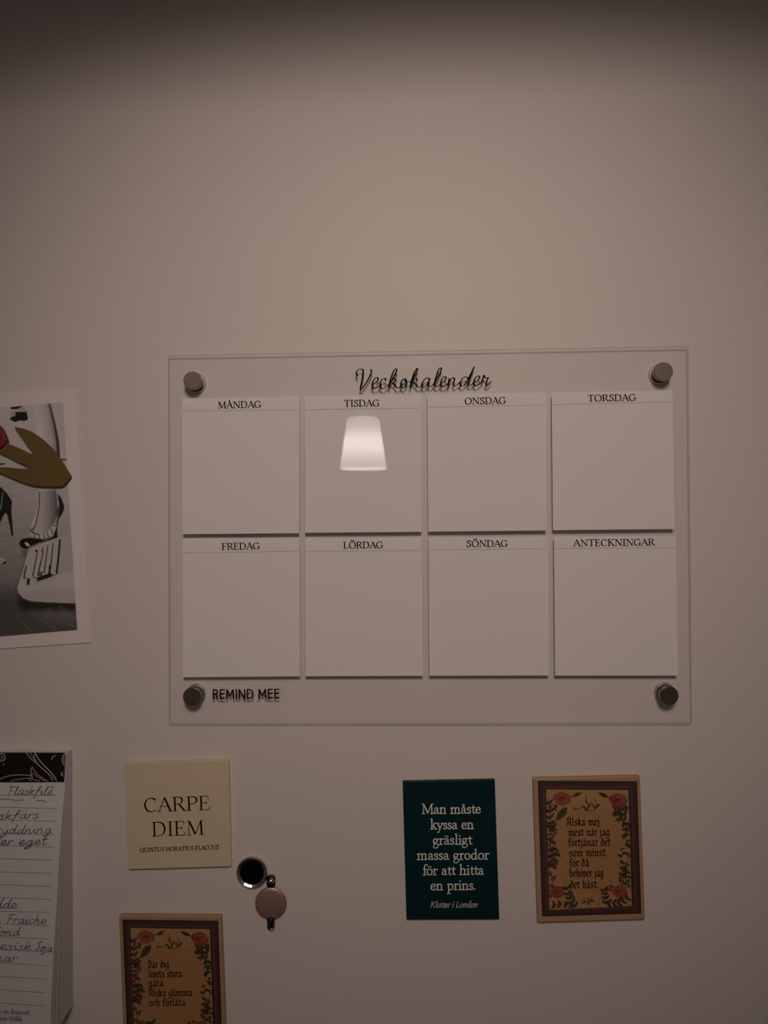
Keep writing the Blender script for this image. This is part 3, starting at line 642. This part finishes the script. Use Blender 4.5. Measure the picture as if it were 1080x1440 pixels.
block(.60, .755, P(80, 1448, .021).z, 'pages')
block(.80, 1.0, P(73, 1462, .029).z, 'pages')
mb = MB(); mb.box(x0, xr, -0.0006, 0, P(105, 1410, 0).z, ztop - 0.0006); mb.build('backing_card', M_PAGE, nt_)
zb = P(45, 1100.3, .0095).z
xs_ = P(91.3, 1080, .0097).x
mb = MB(); slab(mb, [(x0, ztop), (xs_, ztop), (xs_ - .0006, zb + .0003), (x0, zb - .0002)], .0089, .0097, rad=.0002, bev=.0001)
cv = mb.build('cover_strip', M_COVER, nt_, 'black strip with pale line drawing')
def z0(x, y): return (x / 9, 1040 + y / 9)
art = []
for wd, a in ((1.1, (335, 170, 390, 240, 470, 305, 540, 372, 620, 440, 665, 520)), (.8, (385, 170, 430, 245, 475, 300)), (1.3, (440, 172, 490, 250, 560, 330, 640, 410, 695, 478, 716, 522)),
              (.7, (470, 200, 440, 175, 432, 230, 450, 260)), (1.0, (400, 520, 412, 480, 395, 425, 392, 380, 410, 352, 432, 395, 480, 448, 555, 500, 608, 532)), (.7, (408, 430, 430, 432, 480, 480, 560, 520)),
              (1.0, (-60, 520, 0, 498, 100, 462, 230, 447, 385, 452)), (.8, (130, 528, 230, 505, 330, 490, 390, 492)), (.8, (430, 508, 500, 524)), (1.1, (652, 258, 668, 222, 708, 200)),
              (1.3, (826, 182, 800, 205, 786, 255, 800, 305, 822, 330)), (.6, (818, 215, 804, 250, 812, 290)), (1.2, (792, 415, 775, 438, 800, 462)), (1.3, (0, 178, 45, 185, 66, 225, 48, 262, 0, 276)), (.7, (0, 205, 30, 215, 34, 240, 0, 250)),
              (.9, (372, 520, 390, 470, 398, 440)), (.8, (-100, 300, -60, 240, -40, 170)), (1.2, (-160, 500, -120, 420, -140, 330))):
    art += ribbon(zz(z0, *a), wd)
for k in range(13):
    x, y = 482 + k * 17.5, 320 + k * 15.0; art += sweep([z0(x, y)], 1.6 + .6 * (k % 2), 1.0, R_(40 * k), 8)
for p in ((45, 312), (785, 440), (818, 182)): art += sweep([z0(*p)], 2.2, 2.0, 0, 8)
lettering(art, .00975, mat('pale_drawing', (.50, .43, .42), .5), cv, 'drawing')
rules = []
for ly, ry, rx in ((1118, 1118.6, 80), (1135, 1136.8, 79), (1153, 1155, 77.6), (1172.4, 1174, 76.8), (1189.3, 1191.2, 76.2), (1207.4, 1209.6, 73.6), (1226, 1228.2, 73), (1244, 1246.6, 72), (1262.2, 1264.6, 71.6), (1281.3, 1283.2, 70), (1299, 1302, 69.5), (1317.2, 1320.4, 68), (1335, 1339, 67.3), (1354, 1358, 66.4), (1373, 1377, 65.3), (1392, 1396, 64), (1410.5, 1414.6, 63.6)):
    sl = (ry - ly) / rx
    for k in range(8):
        xa = -88 + (rx + 88) * k / 8; xb = -88 + (rx + 88) * (k + 1) / 8
        rules.append([(xa, ly + sl * xa - .4), (xb, ly + sl * xb - .4), (xb, ly + sl * xb + .4), (xa, ly + sl * xa + .4)])
lettering(rules, lambda y: page_d(y) + .0002, M_LINE, nt_, 'ruling')
HAND = {
 'a': (.58, [C(.44, .48, .28, .56, .11, .36, .12, .06, .28, .05, .42, .36, .45, .5, .43, .14, .5, .0, .62, .12)]),
 'c': (.46, [C(.38, .48, .22, .56, .08, .3, .14, .02, .3, .02, .46, .14)]),
 'd': (.60, [C(.42, .44, .26, .54, .1, .34, .12, .05, .28, .05, .42, .36, .5, 1.08, .44, .14, .5, .0, .64, .12)]),
 'e': (.48, [C(.06, .2, .3, .27, .38, .45, .25, .56, .1, .38, .13, .06, .3, .0, .5, .14)]),
 'f': (.46, [C(.14, .3, .38, .8, .4, 1.08, .28, 1.02, .2, .5, .12, -.15, .04, -.42), L(.06, .46, .42, .52)]),
 'g': (.58, [C(.44, .48, .28, .56, .11, .36, .12, .08, .28, .06, .42, .36, .45, .5, .42, .0, .3, -.36, .1, -.42, .06, -.3, .34, -.06, .6, .12)]),
 'h': (.58, [C(.14, 1.08, .1, .5, .07, 0), C(.08, .24, .25, .53, .36, .45, .36, .12, .44, 0, .58, .12)]),
 'i': (.34, [C(.04, .26, .16, .52, .15, .16, .22, .0, .36, .12), L(.19, .80, .22, .84)]),
 'j': (.34, [C(.14, .5, .12, -.15, -.02, -.42, -.14, -.32), L(.18, .8, .21, .84)]),
 'k': (.54, [C(.16, 1.08, .1, .5, .07, 0), C(.1, .24, .36, .55, .36, .38, .13, .27, .32, .04, .54, .1)]),
 'l': (.34, [C(.06, .2, .26, .8, .24, 1.08, .15, .95, .11, .15, .2, .0, .36, .12)]),
 'm': (.84, [C(.06, .5, .09, .25, .06, 0), C(.07, .24, .22, .53, .32, .45, .31, .2, .3, 0), C(.31, .24, .48, .53, .59, .45, .58, .12, .66, 0, .82, .12)]),
 'n': (.58, [C(.06, .5, .09, .25, .06, 0), C(.07, .24, .25, .54, .36, .45, .35, .12, .43, 0, .58, .12)]),
 'o': (.50, [C(.26, .54, .1, .4, .1, .12, .26, .0, .4, .18, .37, .46, .25, .54, .36, .42, .52, .46)]),
 'r': (.40, [C(.06, .48, .1, .3, .08, 0), C(.09, .28, .2, .5, .38, .5)]),
 's': (.42, [C(.34, .5, .22, .56, .11, .44, .26, .28, .33, .1, .18, -.02, .02, .08)]),
 't': (.42, [C(.24, .95, .16, .2, .25, 0, .42, .1), L(.04, .62, .42, .68)]),
 'y': (.56, [C(.06, .5, .1, .14, .26, .08, .42, .5), C(.44, .52, .4, -.08, .24, -.42, .08, -.36, .3, -.06, .58, .12)]),
 'C': (.58, [C(.52, .9, .32, 1.02, .09, .6, .13, .1, .34, 0, .58, .16)]),
 'F': (.60, [L(.22, .98, .14, 0), C(.02, .96, .3, 1.03, .66, .98), L(.17, .52, .48, .57)]),
 'K': (.62, [L(.14, 1, .1, 0), C(.52, 1, .22, .54, .13, .48, .24, .46, .4, .1, .62, .06)]),
 'S': (.54, [C(.52, .88, .32, 1.04, .13, .84, .3, .55, .42, .25, .25, 0, .03, .12)]),
 ' ': (.36, []),
}
HAND['å'] = (.58, HAND['a'][1] + [A(.3, .8, .06, .06, 0, 360)])
HAND['ä'] = (.58, HAND['a'][1] + [L(.2, .76, .22, .8), L(.38, .76, .4, .8)])
HAND['é'] = (.48, HAND['e'][1] + [L(.24, .72, .4, .88)])
PH = (.10, .075, R_(35))
hw = []
for s, xa, xb, y0, y1, sz, pen in (
    ('Fläskfilé', 9.5, 73, 1118.2, 1117.6, 11.5, PH), ('Fläskfärs', -33, 54, 1152.6, 1151.0, 11.5, PH), ('kryddning', -16, 72, 1172.6, 1171.6, 11.5, PH), ('eller eget', -24, 65, 1189.0, 1188.0, 12, (.12, .1, R_(35))),
    ('grädde', -38, 23, 1277.8, 1277.4, 13, PH), ('Creme', -50, 0, 1298, 1298.5, 12, PH), ('Fraiche', 8, 64, 1298.2, 1300.0, 12, PH), ('fond', -11, 27, 1315.8, 1316.2, 12, PH), ('Kinesisk', -32, 43, 1334.4, 1336.6, 12, PH), ('Soja', 48.5, 72.5, 1336.8, 1338.6, 12.5, PH), ('nar', -8, 23, 1352, 1352.6, 12, PH)):
    hw += text_polys(HAND, s, (xa, y0), (xb, y1), sz, pen, shear=.32, serifs=False, dot=1.0, jitter=.05)
hw += ribbon(zz(z0, -120, 762, 0, 756, 110, 754, 200, 768, 305, 764), .85) + ribbon(zz(z0, 462, 770, 530, 772, 582, 788), 1.0) + ribbon(zz(z0, 620, 605, 660, 595, 710, 590), .7) + ribbon(zz(z0, 95, 585, 180, 580), .5)
lettering(hw, lambda y: page_d(y) + .00025, M_PENCIL, nt_)
sm = text_polys(SERIF, 'att en framtid', (-8, 1424.6), (41, 1427.2), 6.2, (.16, .07, R_(12))) + text_polys(SERIF, 'Oscar Wilde', (-8, 1434.0), (31.6, 1436.2), 6.2, (.16, .07, R_(12)))
lettering(sm, lambda y: page_d(y) + .0002, M_PENCIL, nt_)

# ================================================================ cream tile magnet
def tile(name, label, cat, q, d0, d1, m, rad, bev, group=None):
    c = P(sum(p[0] for p in q) / 4, sum(p[1] for p in q) / 4, d0)
    t = thing(name, label, cat, (c.x, -d0, c.z), group)
    mb = MB(); slab(mb, quad_xz(q, d1), d0, d1, rad=rad, bev=bev); mb.build('plate', m, t)
    return t
ct = tile('tile_magnet', 'square cream tile magnet lettered with a two-word Latin motto', 'magnet', [(174.6, 1073.2), (321.4, 1068.4), (325, 1218.8), (180, 1223)], 0.0004, 0.0030, M_CREAM, .0010, .0005)
D1 = .0030 + .00004
ps = text_polys(SERIF, 'CARPE', (202.4, 1142.0), (296.3, 1138.6), 19.3, (.14, .055, R_(16)), track=.03)
lettering(ps, D1, M_INK, ct); lettering(text_polys(SERIF, 'DIEM', (213.6, 1175.9), (287.3, 1173.4), 19.5, (.14, .055, R_(16)), track=.03), D1, M_INK, ct)
lettering(text_polys(SERIF, 'QUINTUS HORATIUS FLACCUS', (196.8, 1198.2), (308, 1194.0), 5.6, (.22, .12, R_(12)), track=.02), D1, M_INK, ct)

# ================================================================ dark green quote magnet
gt = tile('quote_magnet', 'upright dark green magnet with six lines of pale text', 'magnet', [(566.2, 1098.6), (696, 1095.8), (702.4, 1293.3), (571.6, 1293.8)], 0.0004, 0.0022, M_TEAL, .0006, .0006)
D1 = .0022 + .00004
for s, a, b, ya, yb in (('Man måste', 593.2, 676.4, 1144.3, 1143.6), ('kyssa en', 605.2, 666.3, 1166.0, 1165.4), ('gräsligt', 608.6, 664, 1187.7, 1187.0), ('massa grodor', 586.2, 687.8, 1208.9, 1208.3), ('för att hitta', 594.2, 680.5, 1230.4, 1229.7), ('en prins.', 605.2, 669.8, 1251.6, 1251.0)):
    lettering(text_polys(SERIF, s, (a, ya), (b, yb), 13.4, (.122, .084, R_(20))), D1, M_WHITEINK, gt)
lettering(text_polys(SERIF, 'Klotter i London', (604.6, 1276.2), (671.4, 1275.8), 8.2, (.15, .11, R_(25)), shear=.24, serifs=False), D1, mat('grey_ink_italic', (.50, .50, .49), .9, spec=0.0), gt)

# ================================================================ wooden verse plaques
def q5(x, y): return (740 + x / 5.838, 1080 + y / 5.838)
def q6(x, y): return (155 + x / 6.353, 1275 + y / 6.353)
def paint_plaque():
    r = Raster(0, 0, 815, 1100, 3.0)
    def T(x, y): return (x - 95 - 35 * (y - 105) / 1100, y - 105)
    def TT(*a): return [T(a[i], a[i + 1]) for i in range(0, len(a), 2)]
    def lf(x0, y0, x1, y1, w, c): a, b = T(x0, y0), T(x1, y1); r.leaf(a[0], a[1], b[0], b[1], w, c)
    rnd = random.Random(5)
    r.fill((.040, .018, .018))
    r.poly([(14, 14), (801, 14), (801, 1086), (14, 1086)], (.062, .028, .026)); r.poly([(40, 44), (775, 44), (775, 1056), (40, 1056)], (.105, .042, .032)); r.poly([(58, 62), (757, 62), (757, 1042), (58, 1042)], (.035, .015, .014))
    PQ = TT(163, 175, 840, 178, 868, 1140, 192, 1152)
    frame_c = r.c.copy()
    r.poly(PQ, (.42, .235, .108))
    r.poly(TT(380, 330, 470, 350, 600, 345, 690, 330, 760, 430, 800, 560, 800, 860, 740, 960, 640, 1020, 560, 1080, 440, 1080, 390, 1010, 300, 950, 262, 860, 250, 600, 262, 440, 340, 400), (.395, .208, .086), soft=8)
    r.poly(TT(175, 185, 230, 190, 200, 700, 190, 1100), (.42, .23, .11), alpha=.6, soft=12)
    G1, G2, G3 = (.030, .026, .014), (.055, .040, .018), (.075, .055, .03)
    def sprig(path, ln, wd, n, cols=(G1, G2), stem=7):
        p = catmull(path, 8); p2 = [T(*q) for q in p]; r.line(p2, stem, G1, smooth=False)
        for k in range(n):
            i = int((k + .5) / n * (len(p) - 2)); x, y = p[i]; dx, dy = p[i + 1][0] - x, p[i + 1][1] - y; a = math.atan2(dy, dx)
            for sg in (-1, 1):
                b = a + sg * rnd.uniform(.6, 1.0); l = ln * rnd.uniform(.7, 1.15); lf(x, y, x + l * math.cos(b), y + l * math.sin(b), wd * rnd.uniform(.8, 1.2), rnd.choice(cols))
    sprig([(215, 500), (196, 400), (182, 255)], 60, 24, 5); lf(338, 318, 238, 436, 62, G3); lf(262, 410, 330, 325, 12, G1)
    sprig([(215, 480), (205, 540), (180, 600)], 52, 20, 3); sprig([(225, 640), (232, 720), (215, 815)], 62, 30, 4); sprig([(190, 700), (205, 770), (240, 800)], 40, 18, 3)
    sprig([(190, 830), (215, 880), (250, 890)], 34, 12, 2); sprig([(225, 880), (215, 940), (230, 980)], 30, 12, 2)
    for x, y in ((238, 530), (212, 592), (215, 900), (242, 780), (200, 860)): r.ell(*T(x, y), 16, 18, (.20, .05, .025))
    sprig([(410, 1135), (360, 1060), (330, 960)], 60, 24, 5); sprig([(390, 1120), (300, 1108), (215, 1112)], 52, 22, 4)
    sprig([(840, 330), (770, 350), (722, 350)], 66, 26, 3); sprig([(830, 400), (780, 400), (735, 365)], 60, 26, 3); sprig([(840, 440), (815, 500), (822, 565)], 48, 24, 3); sprig([(770, 400), (800, 460), (845, 520)], 46, 20, 3)
    sprig([(830, 610), (826, 650)], 30, 20, 1); sprig([(795, 900), (800, 800), (790, 705)], 52, 30, 4); sprig([(840, 700), (830, 800), (800, 880)], 44, 16, 3); sprig([(830, 980), (815, 900), (845, 840)], 40, 18, 3)
    for p in ([(178, 640), (190, 720), (182, 800)], [(240, 590), (215, 660), (245, 730)], [(195, 940), (205, 1000), (190, 1060)], [(185, 300), (235, 330), (240, 300)], [(235, 430), (215, 470), (240, 520)], [(185, 560), (210, 600), (180, 640)], [(830, 300), (800, 340), (760, 330)], [(790, 560), (835, 600), (838, 680)], [(850, 880), (835, 930), (850, 1000)], [(780, 650), (800, 700), (835, 720)], [(815, 860), (790, 930), (800, 960)]):
        sprig(p, 34, 15, 3, (G1, G2, (.05, .022, .016)), 5)
    r.ell(*T(812, 745), 24, 34, (.44, .22, .08)); r.ell(*T(776, 912), 20, 24, (.22, .04, .025)); sprig([(776, 912), (770, 960)], 18, 10, 1)
    sprig([(655, 1120), (650, 1050), (640, 1000)], 52, 24, 4); sprig([(660, 1120), (760, 1105), (840, 1060)], 60, 24, 5); sprig([(700, 960), (690, 1010)], 40, 16, 2)
    def poppy(cx, cy, s):
        for a, k in ((200, 1), (20, 1), (270, .9), (90, .95), (140, .8), (320, .85)):
            r.ell(*T(cx + 30 * s * math.cos(math.radians(a)), cy + 24 * s * math.sin(math.radians(a))), 46 * s * k, 38 * s * k, rnd.choice(((.26, .062, .032), (.22, .048, .026), (.29, .075, .038))))
        r.ell(*T(cx, cy), 30 * s, 16 * s, (.10, .015, .010), alpha=.85, soft=4); r.ell(*T(cx + 20 * s, cy + 12 * s), 30 * s, 20 * s, (.30, .075, .036), alpha=.5, soft=5)
    poppy(295, 250, 1.0); poppy(755, 262, 1.02); poppy(255, 1010, .86); poppy(765, 1015, .92)
    r.line(TT(362, 236, 395, 225, 430, 212), 9, G1); lf(385, 232, 460, 198, 30, G2); r.line(TT(690, 245, 660, 232, 630, 220), 9, G1); lf(672, 238, 588, 200, 32, G1)
    YL = (.48, .25, .055)
    for x, y, s in ((490, 222, 22), (458, 268, 18), (566, 252, 20), (600, 290, 13)): r.ell(*T(x, y), s, s * .8, YL); r.ell(*T(x, y + 5), s * .4, s * .3, (.25, .10, .03))
    r.line(TT(385, 340, 430, 332, 470, 322, 515, 348, 560, 340, 605, 300), 6, G1); r.line(TT(490, 235, 505, 290, 512, 345), 6, G1); r.line(TT(566, 262, 575, 300, 560, 340), 5, G1)
    for a in ((505, 340, 450, 300), (505, 340, 540, 270), (512, 345, 470, 340), (560, 335, 545, 285), (565, 330, 605, 285), (510, 300, 480, 260), (400, 338, 392, 318)): lf(*a, 16, G2)
    for x, y in ((465, 1050), (546, 1046), (500, 1030)): r.ell(*T(x, y), 17, 13, YL)
    r.line(TT(450, 1108, 500, 1100, 570, 1092), 6, G1); r.line(TT(470, 1055, 490, 1100), 5, G1); r.line(TT(545, 1050, 520, 1100), 5, G1)
    for a in ((500, 1100, 455, 1085), (510, 1098, 515, 1060), (515, 1100, 560, 1075), (500, 1104, 530, 1122)): lf(*a, 15, G2)
    r.line(TT(600, 1080, 590, 1110, 605, 1128), 6, G2)
    pm = r.mask(PQ)[0][..., None]; r.c = r.c * pm + frame_c * (1 - pm)
    return r
art_r = paint_plaque()
def plaque(label, quad, frame, lines, f, xh):
    t = tile('verse_plaque', label, 'plaque', quad, 0.0004, 0.0034, M_WOOD, .0008, .0008, None)
    d = .0034 + .00006; c = [P(x, y, d) for x, y in frame]
    def fn(x, y):
        u, v = x / 815, y / 1100
        return (c[0] * (1 - u) + c[1] * u) * (1 - v) + (c[3] * (1 - u) + c[2] * u) * v
    art_r.mesh('printed_sheet', fn, M_ART, t, 'parchment print of poppies in a dark frame')
    for s, xa, xb, y in lines:
        lettering(text_polys(BLACK, s, f(xa, y + 4), f(xb, y), xh, (.225, .095, R_(40))), d + .00004, M_INK, t)
plaque('wooden plaque with poppies and seven lines of blackletter, right of the green magnet', [(749.4, 1094.6), (900.3, 1091.4), (907.4, 1293.4), (756, 1297.8)], [q5(95, 105), q5(910, 108), q5(945, 1195), q5(130, 1220)],
       [('Älska mej', 335, 603, 472), ('mest när jag', 345, 686, 556), ('förtjänar det', 345, 692, 640), ('som minst.', 350, 668, 724), ('för då', 355, 518, 808), ('behöver jag', 355, 637, 892), ('det bäst.', 358, 594, 986)], q5, 8.0)
plaque('wooden plaque with poppies and five lines of blackletter, below the cream tile', [(166.8, 1287.6), (311, 1288.4), (318.5, 1482), (174.4, 1482.6)], [(172.3, 1293.2), (306.9, 1294.7), (313, 1475), (179.4, 1476)],
       [('Lär dig', 336, 526, 545), ('livets stora', 342, 642, 630), ('gåta,', 342, 490, 712), ('Älska glömma', 345, 735, 800), ('och förlåta.', 345, 690, 886)], q6, 7.4)

# ================================================================ round magnet with black face
c = P(354.4, 1227, .0015); c2 = (c.x, c.z)
rm = thing('round_magnet', 'round black-faced magnet with chrome rim, below the cream tile', 'magnet', (c.x, 0, c.z))
mb = MB(); lathe(mb, c2, [(.0086, 0), (.0091, .0006), (.0091, .0016), (.0089, .0021), (.0085, .0025)], caps=False); lathe(mb, c2, [(.0085, .0025), (.0082, .0025)], smooth=False, caps=False); lathe(mb, c2, [(.0082, .0025), (.0070, .00168)], n=20, smooth=False, caps=False); mb.build('rim', mat('dark_chrome_rim', (.72, .69, .68), .26, 1.0), rm, 'dark chrome rim')
mb = MB(); lathe(mb, c2, [(.00705, .0012), (.00705, .0017), (.0001, .0017)], smooth=False); mb.build('face', M_BLACKGLASS, rm, 'glossy black disc')

# ================================================================ rose metal disc magnet
c = P(380.6, 1270.5, .003); c2 = (c.x, c.z)
rd = thing('disc_magnet', 'rose coloured metal disc magnet with dark beads above and below', 'magnet', (c.x, 0, c.z))
mb = MB(); lathe(mb, c2, [(.006, 0), (.006, .0022)], n=32); mb.build('magnet_disc', M_RUBBER, rd)
mb = MB(); lathe(mb, c2, [(.0088, .0022), (.0091, .0025), (.0090, .0029), (.0086, .0032), (.0070, .00345), (.0048, .00365), (.0024, .00378), (.0001, .0038)]); mb.build('disc', M_PINK, rd, 'rose metal disc')
def sphere(mb, c, rx, ry, rz, n=20, m=12):
    mb.loft([[(c[0] + rx * math.sin(math.pi * k / m) * math.cos(2 * math.pi * i / n), c[1] + ry * math.sin(math.pi * k / m) * math.sin(2 * math.pi * i / n), c[2] + rz * math.cos(math.pi * k / m)) for i in range(n)] for k in range(m + 1)][1:-1], smooth=True)
t1 = P(380.6, 1241, .002)
mb = MB()
qq = quad_xz([(374.6, 1231.8), (386.8, 1231.8), (386.8, 1249), (374.6, 1249)], .003); slab(mb, qq, .0012, .0032, rad=.0024, bev=.0006); mb.build('bead_setting', mat('dark_chrome', (.10, .09, .09), .12, 1.0), rd)
mb = MB(); c = P(380.6, 1240.4, .0045); sphere(mb, (c.x, c.y + .0012, c.z), .0018, .0018, .0018); mb.build('bead', M_CHROME, rd, 'chrome bead')
mb = MB(); qq = quad_xz([(374.8, 1289.5), (386.4, 1289.5), (385.6, 1308.5), (375.8, 1308.5)], .003); slab(mb, qq, .0010, .0030, rad=.0020, bev=.0006); mb.build('bead_setting', mat('gunmetal', (.06, .06, .065), .15, 1.0), rd)
mb = MB(); c = P(380.8, 1299, .0045); sphere(mb, (c.x, c.y + .0016, c.z), .0019, .0018, .0033); mb.build('bead', M_BLUE, rd, 'dark blue bead')
mb = MB(); c = P(381.6, 1307, .0040); sphere(mb, (c.x, c.y + .0010, c.z), .0010, .0010, .0007); mb.build('bead', M_CHROME, rd, 'chrome tip')

# ================================================================ pendant lamp (seen mirrored in the planner)
LD = 2.0
def mir(px, py):
    v = P(px, py, -(LD - 2 * FRONT)); return Vector((v.x, -LD, v.z))
lt, lb = mir(511, 587), mir(511, 659.5)
rt = (mir(533.5, 592) - mir(488.5, 592)).length / 2; rb = (mir(544.0, 658) - mir(478.3, 658)).length / 2
lamp = thing('pendant_lamp', 'glowing white cone shade pendant lamp, mirrored in the planner', 'lamp', (lb.x, lb.y, lb.z))
def vlathe(mb, c, prof, n=48):
    mb.loft([[(c[0] + r * math.cos(2 * math.pi * k / n), c[1] + r * math.sin(2 * math.pi * k / n), z) for k in range(n)] for r, z in prof], cap0=False, cap1=False, smooth=True)
Hh = lt.z - lb.z
M_SHADE = bpy.data.materials.new('glowing_shade'); M_SHADE.use_nodes = True
nt = M_SHADE.node_tree; bs = nt.nodes['Principled BSDF']; bs.inputs['Base Color'].default_value = (.8, .78, .76, 1)
tc = nt.nodes.new('ShaderNodeTexCoord'); sp = nt.nodes.new('ShaderNodeSeparateXYZ'); cr = nt.nodes.new('ShaderNodeValToRGB')
mp = nt.nodes.new('ShaderNodeMath'); mp.operation = 'MULTIPLY'; mp.inputs[1].default_value = 1 / Hh
nt.links.new(tc.outputs['Object'], sp.inputs[0]); nt.links.new(sp.outputs['Z'], mp.inputs[0]); nt.links.new(mp.outputs[0], cr.inputs[0])
el = cr.color_ramp.elements; el[0].position = 0; el[0].color = (.45, .40, .38, 1); el[1].position = 1; el[1].color = (.28, .25, .235, 1)
for pos, cc in ((.10, (.44, .40, .385)), (.25, (.70, .62, .57)), (.40, (.98, .84, .76)), (.56, (.96, .85, .79)), (.68, (.70, .62, .59)), (.80, (.44, .39, .37))):
    e = el.new(pos); e.color = (*cc, 1)
nt.links.new(cr.outputs['Color'], bs.inputs['Emission Color']); bs.inputs['Emission Strength'].default_value = 17.5
M_INNER = mat('glowing_shade_inside', (.8, .78, .76), .5); ib = M_INNER.node_tree.nodes['Principled BSDF']
ib.inputs['Emission Color'].default_value = (.70, .62, .60, 1); ib.inputs['Emission Strength'].default_value = 17.5
mb = MB(); vlathe(mb, lb, [(rb, lb.z), (rb * .98 + rt * .02, lb.z + .02 * Hh), (rt + (rb - rt) * .05, lb.z + .93 * Hh), (rt * .93, lb.z + .985 * Hh), (rt * .7, lb.z + Hh), (.012, lb.z + Hh * 1.01)])
vlathe(mb, lb, [(rb, lb.z), (rb - .003, lb.z + .001), (rt - .003, lb.z + .93 * Hh), (rt * .7, lb.z + .97 * Hh), (.012, lb.z + .98 * Hh)])
sh = mb.build('lamp_shade', [M_SHADE, M_INNER], lamp, 'white glowing glass')
for k, p in enumerate(sh.data.polygons): p.material_index = 1 if k >= 48 * 5 else 0
mb = MB(); mb.loft([[(lb.x + .0125 * math.cos(a), lb.y + .0125 * math.sin(a), z) for a in [2 * math.pi * k / 16 for k in range(16)]] for z in (lb.z + .97 * Hh, lb.z + Hh * 1.2)]); mb.build('lamp_holder', M_CAB, lamp)
mb = MB(); mb.loft([[(lb.x + .002 * math.cos(a), lb.y + .002 * math.sin(a), z) for a in [2 * math.pi * k / 8 for k in range(8)]] for z in (lb.z + Hh * 1.18, 2.5)]); mb.build('cord', M_CAB, lamp)
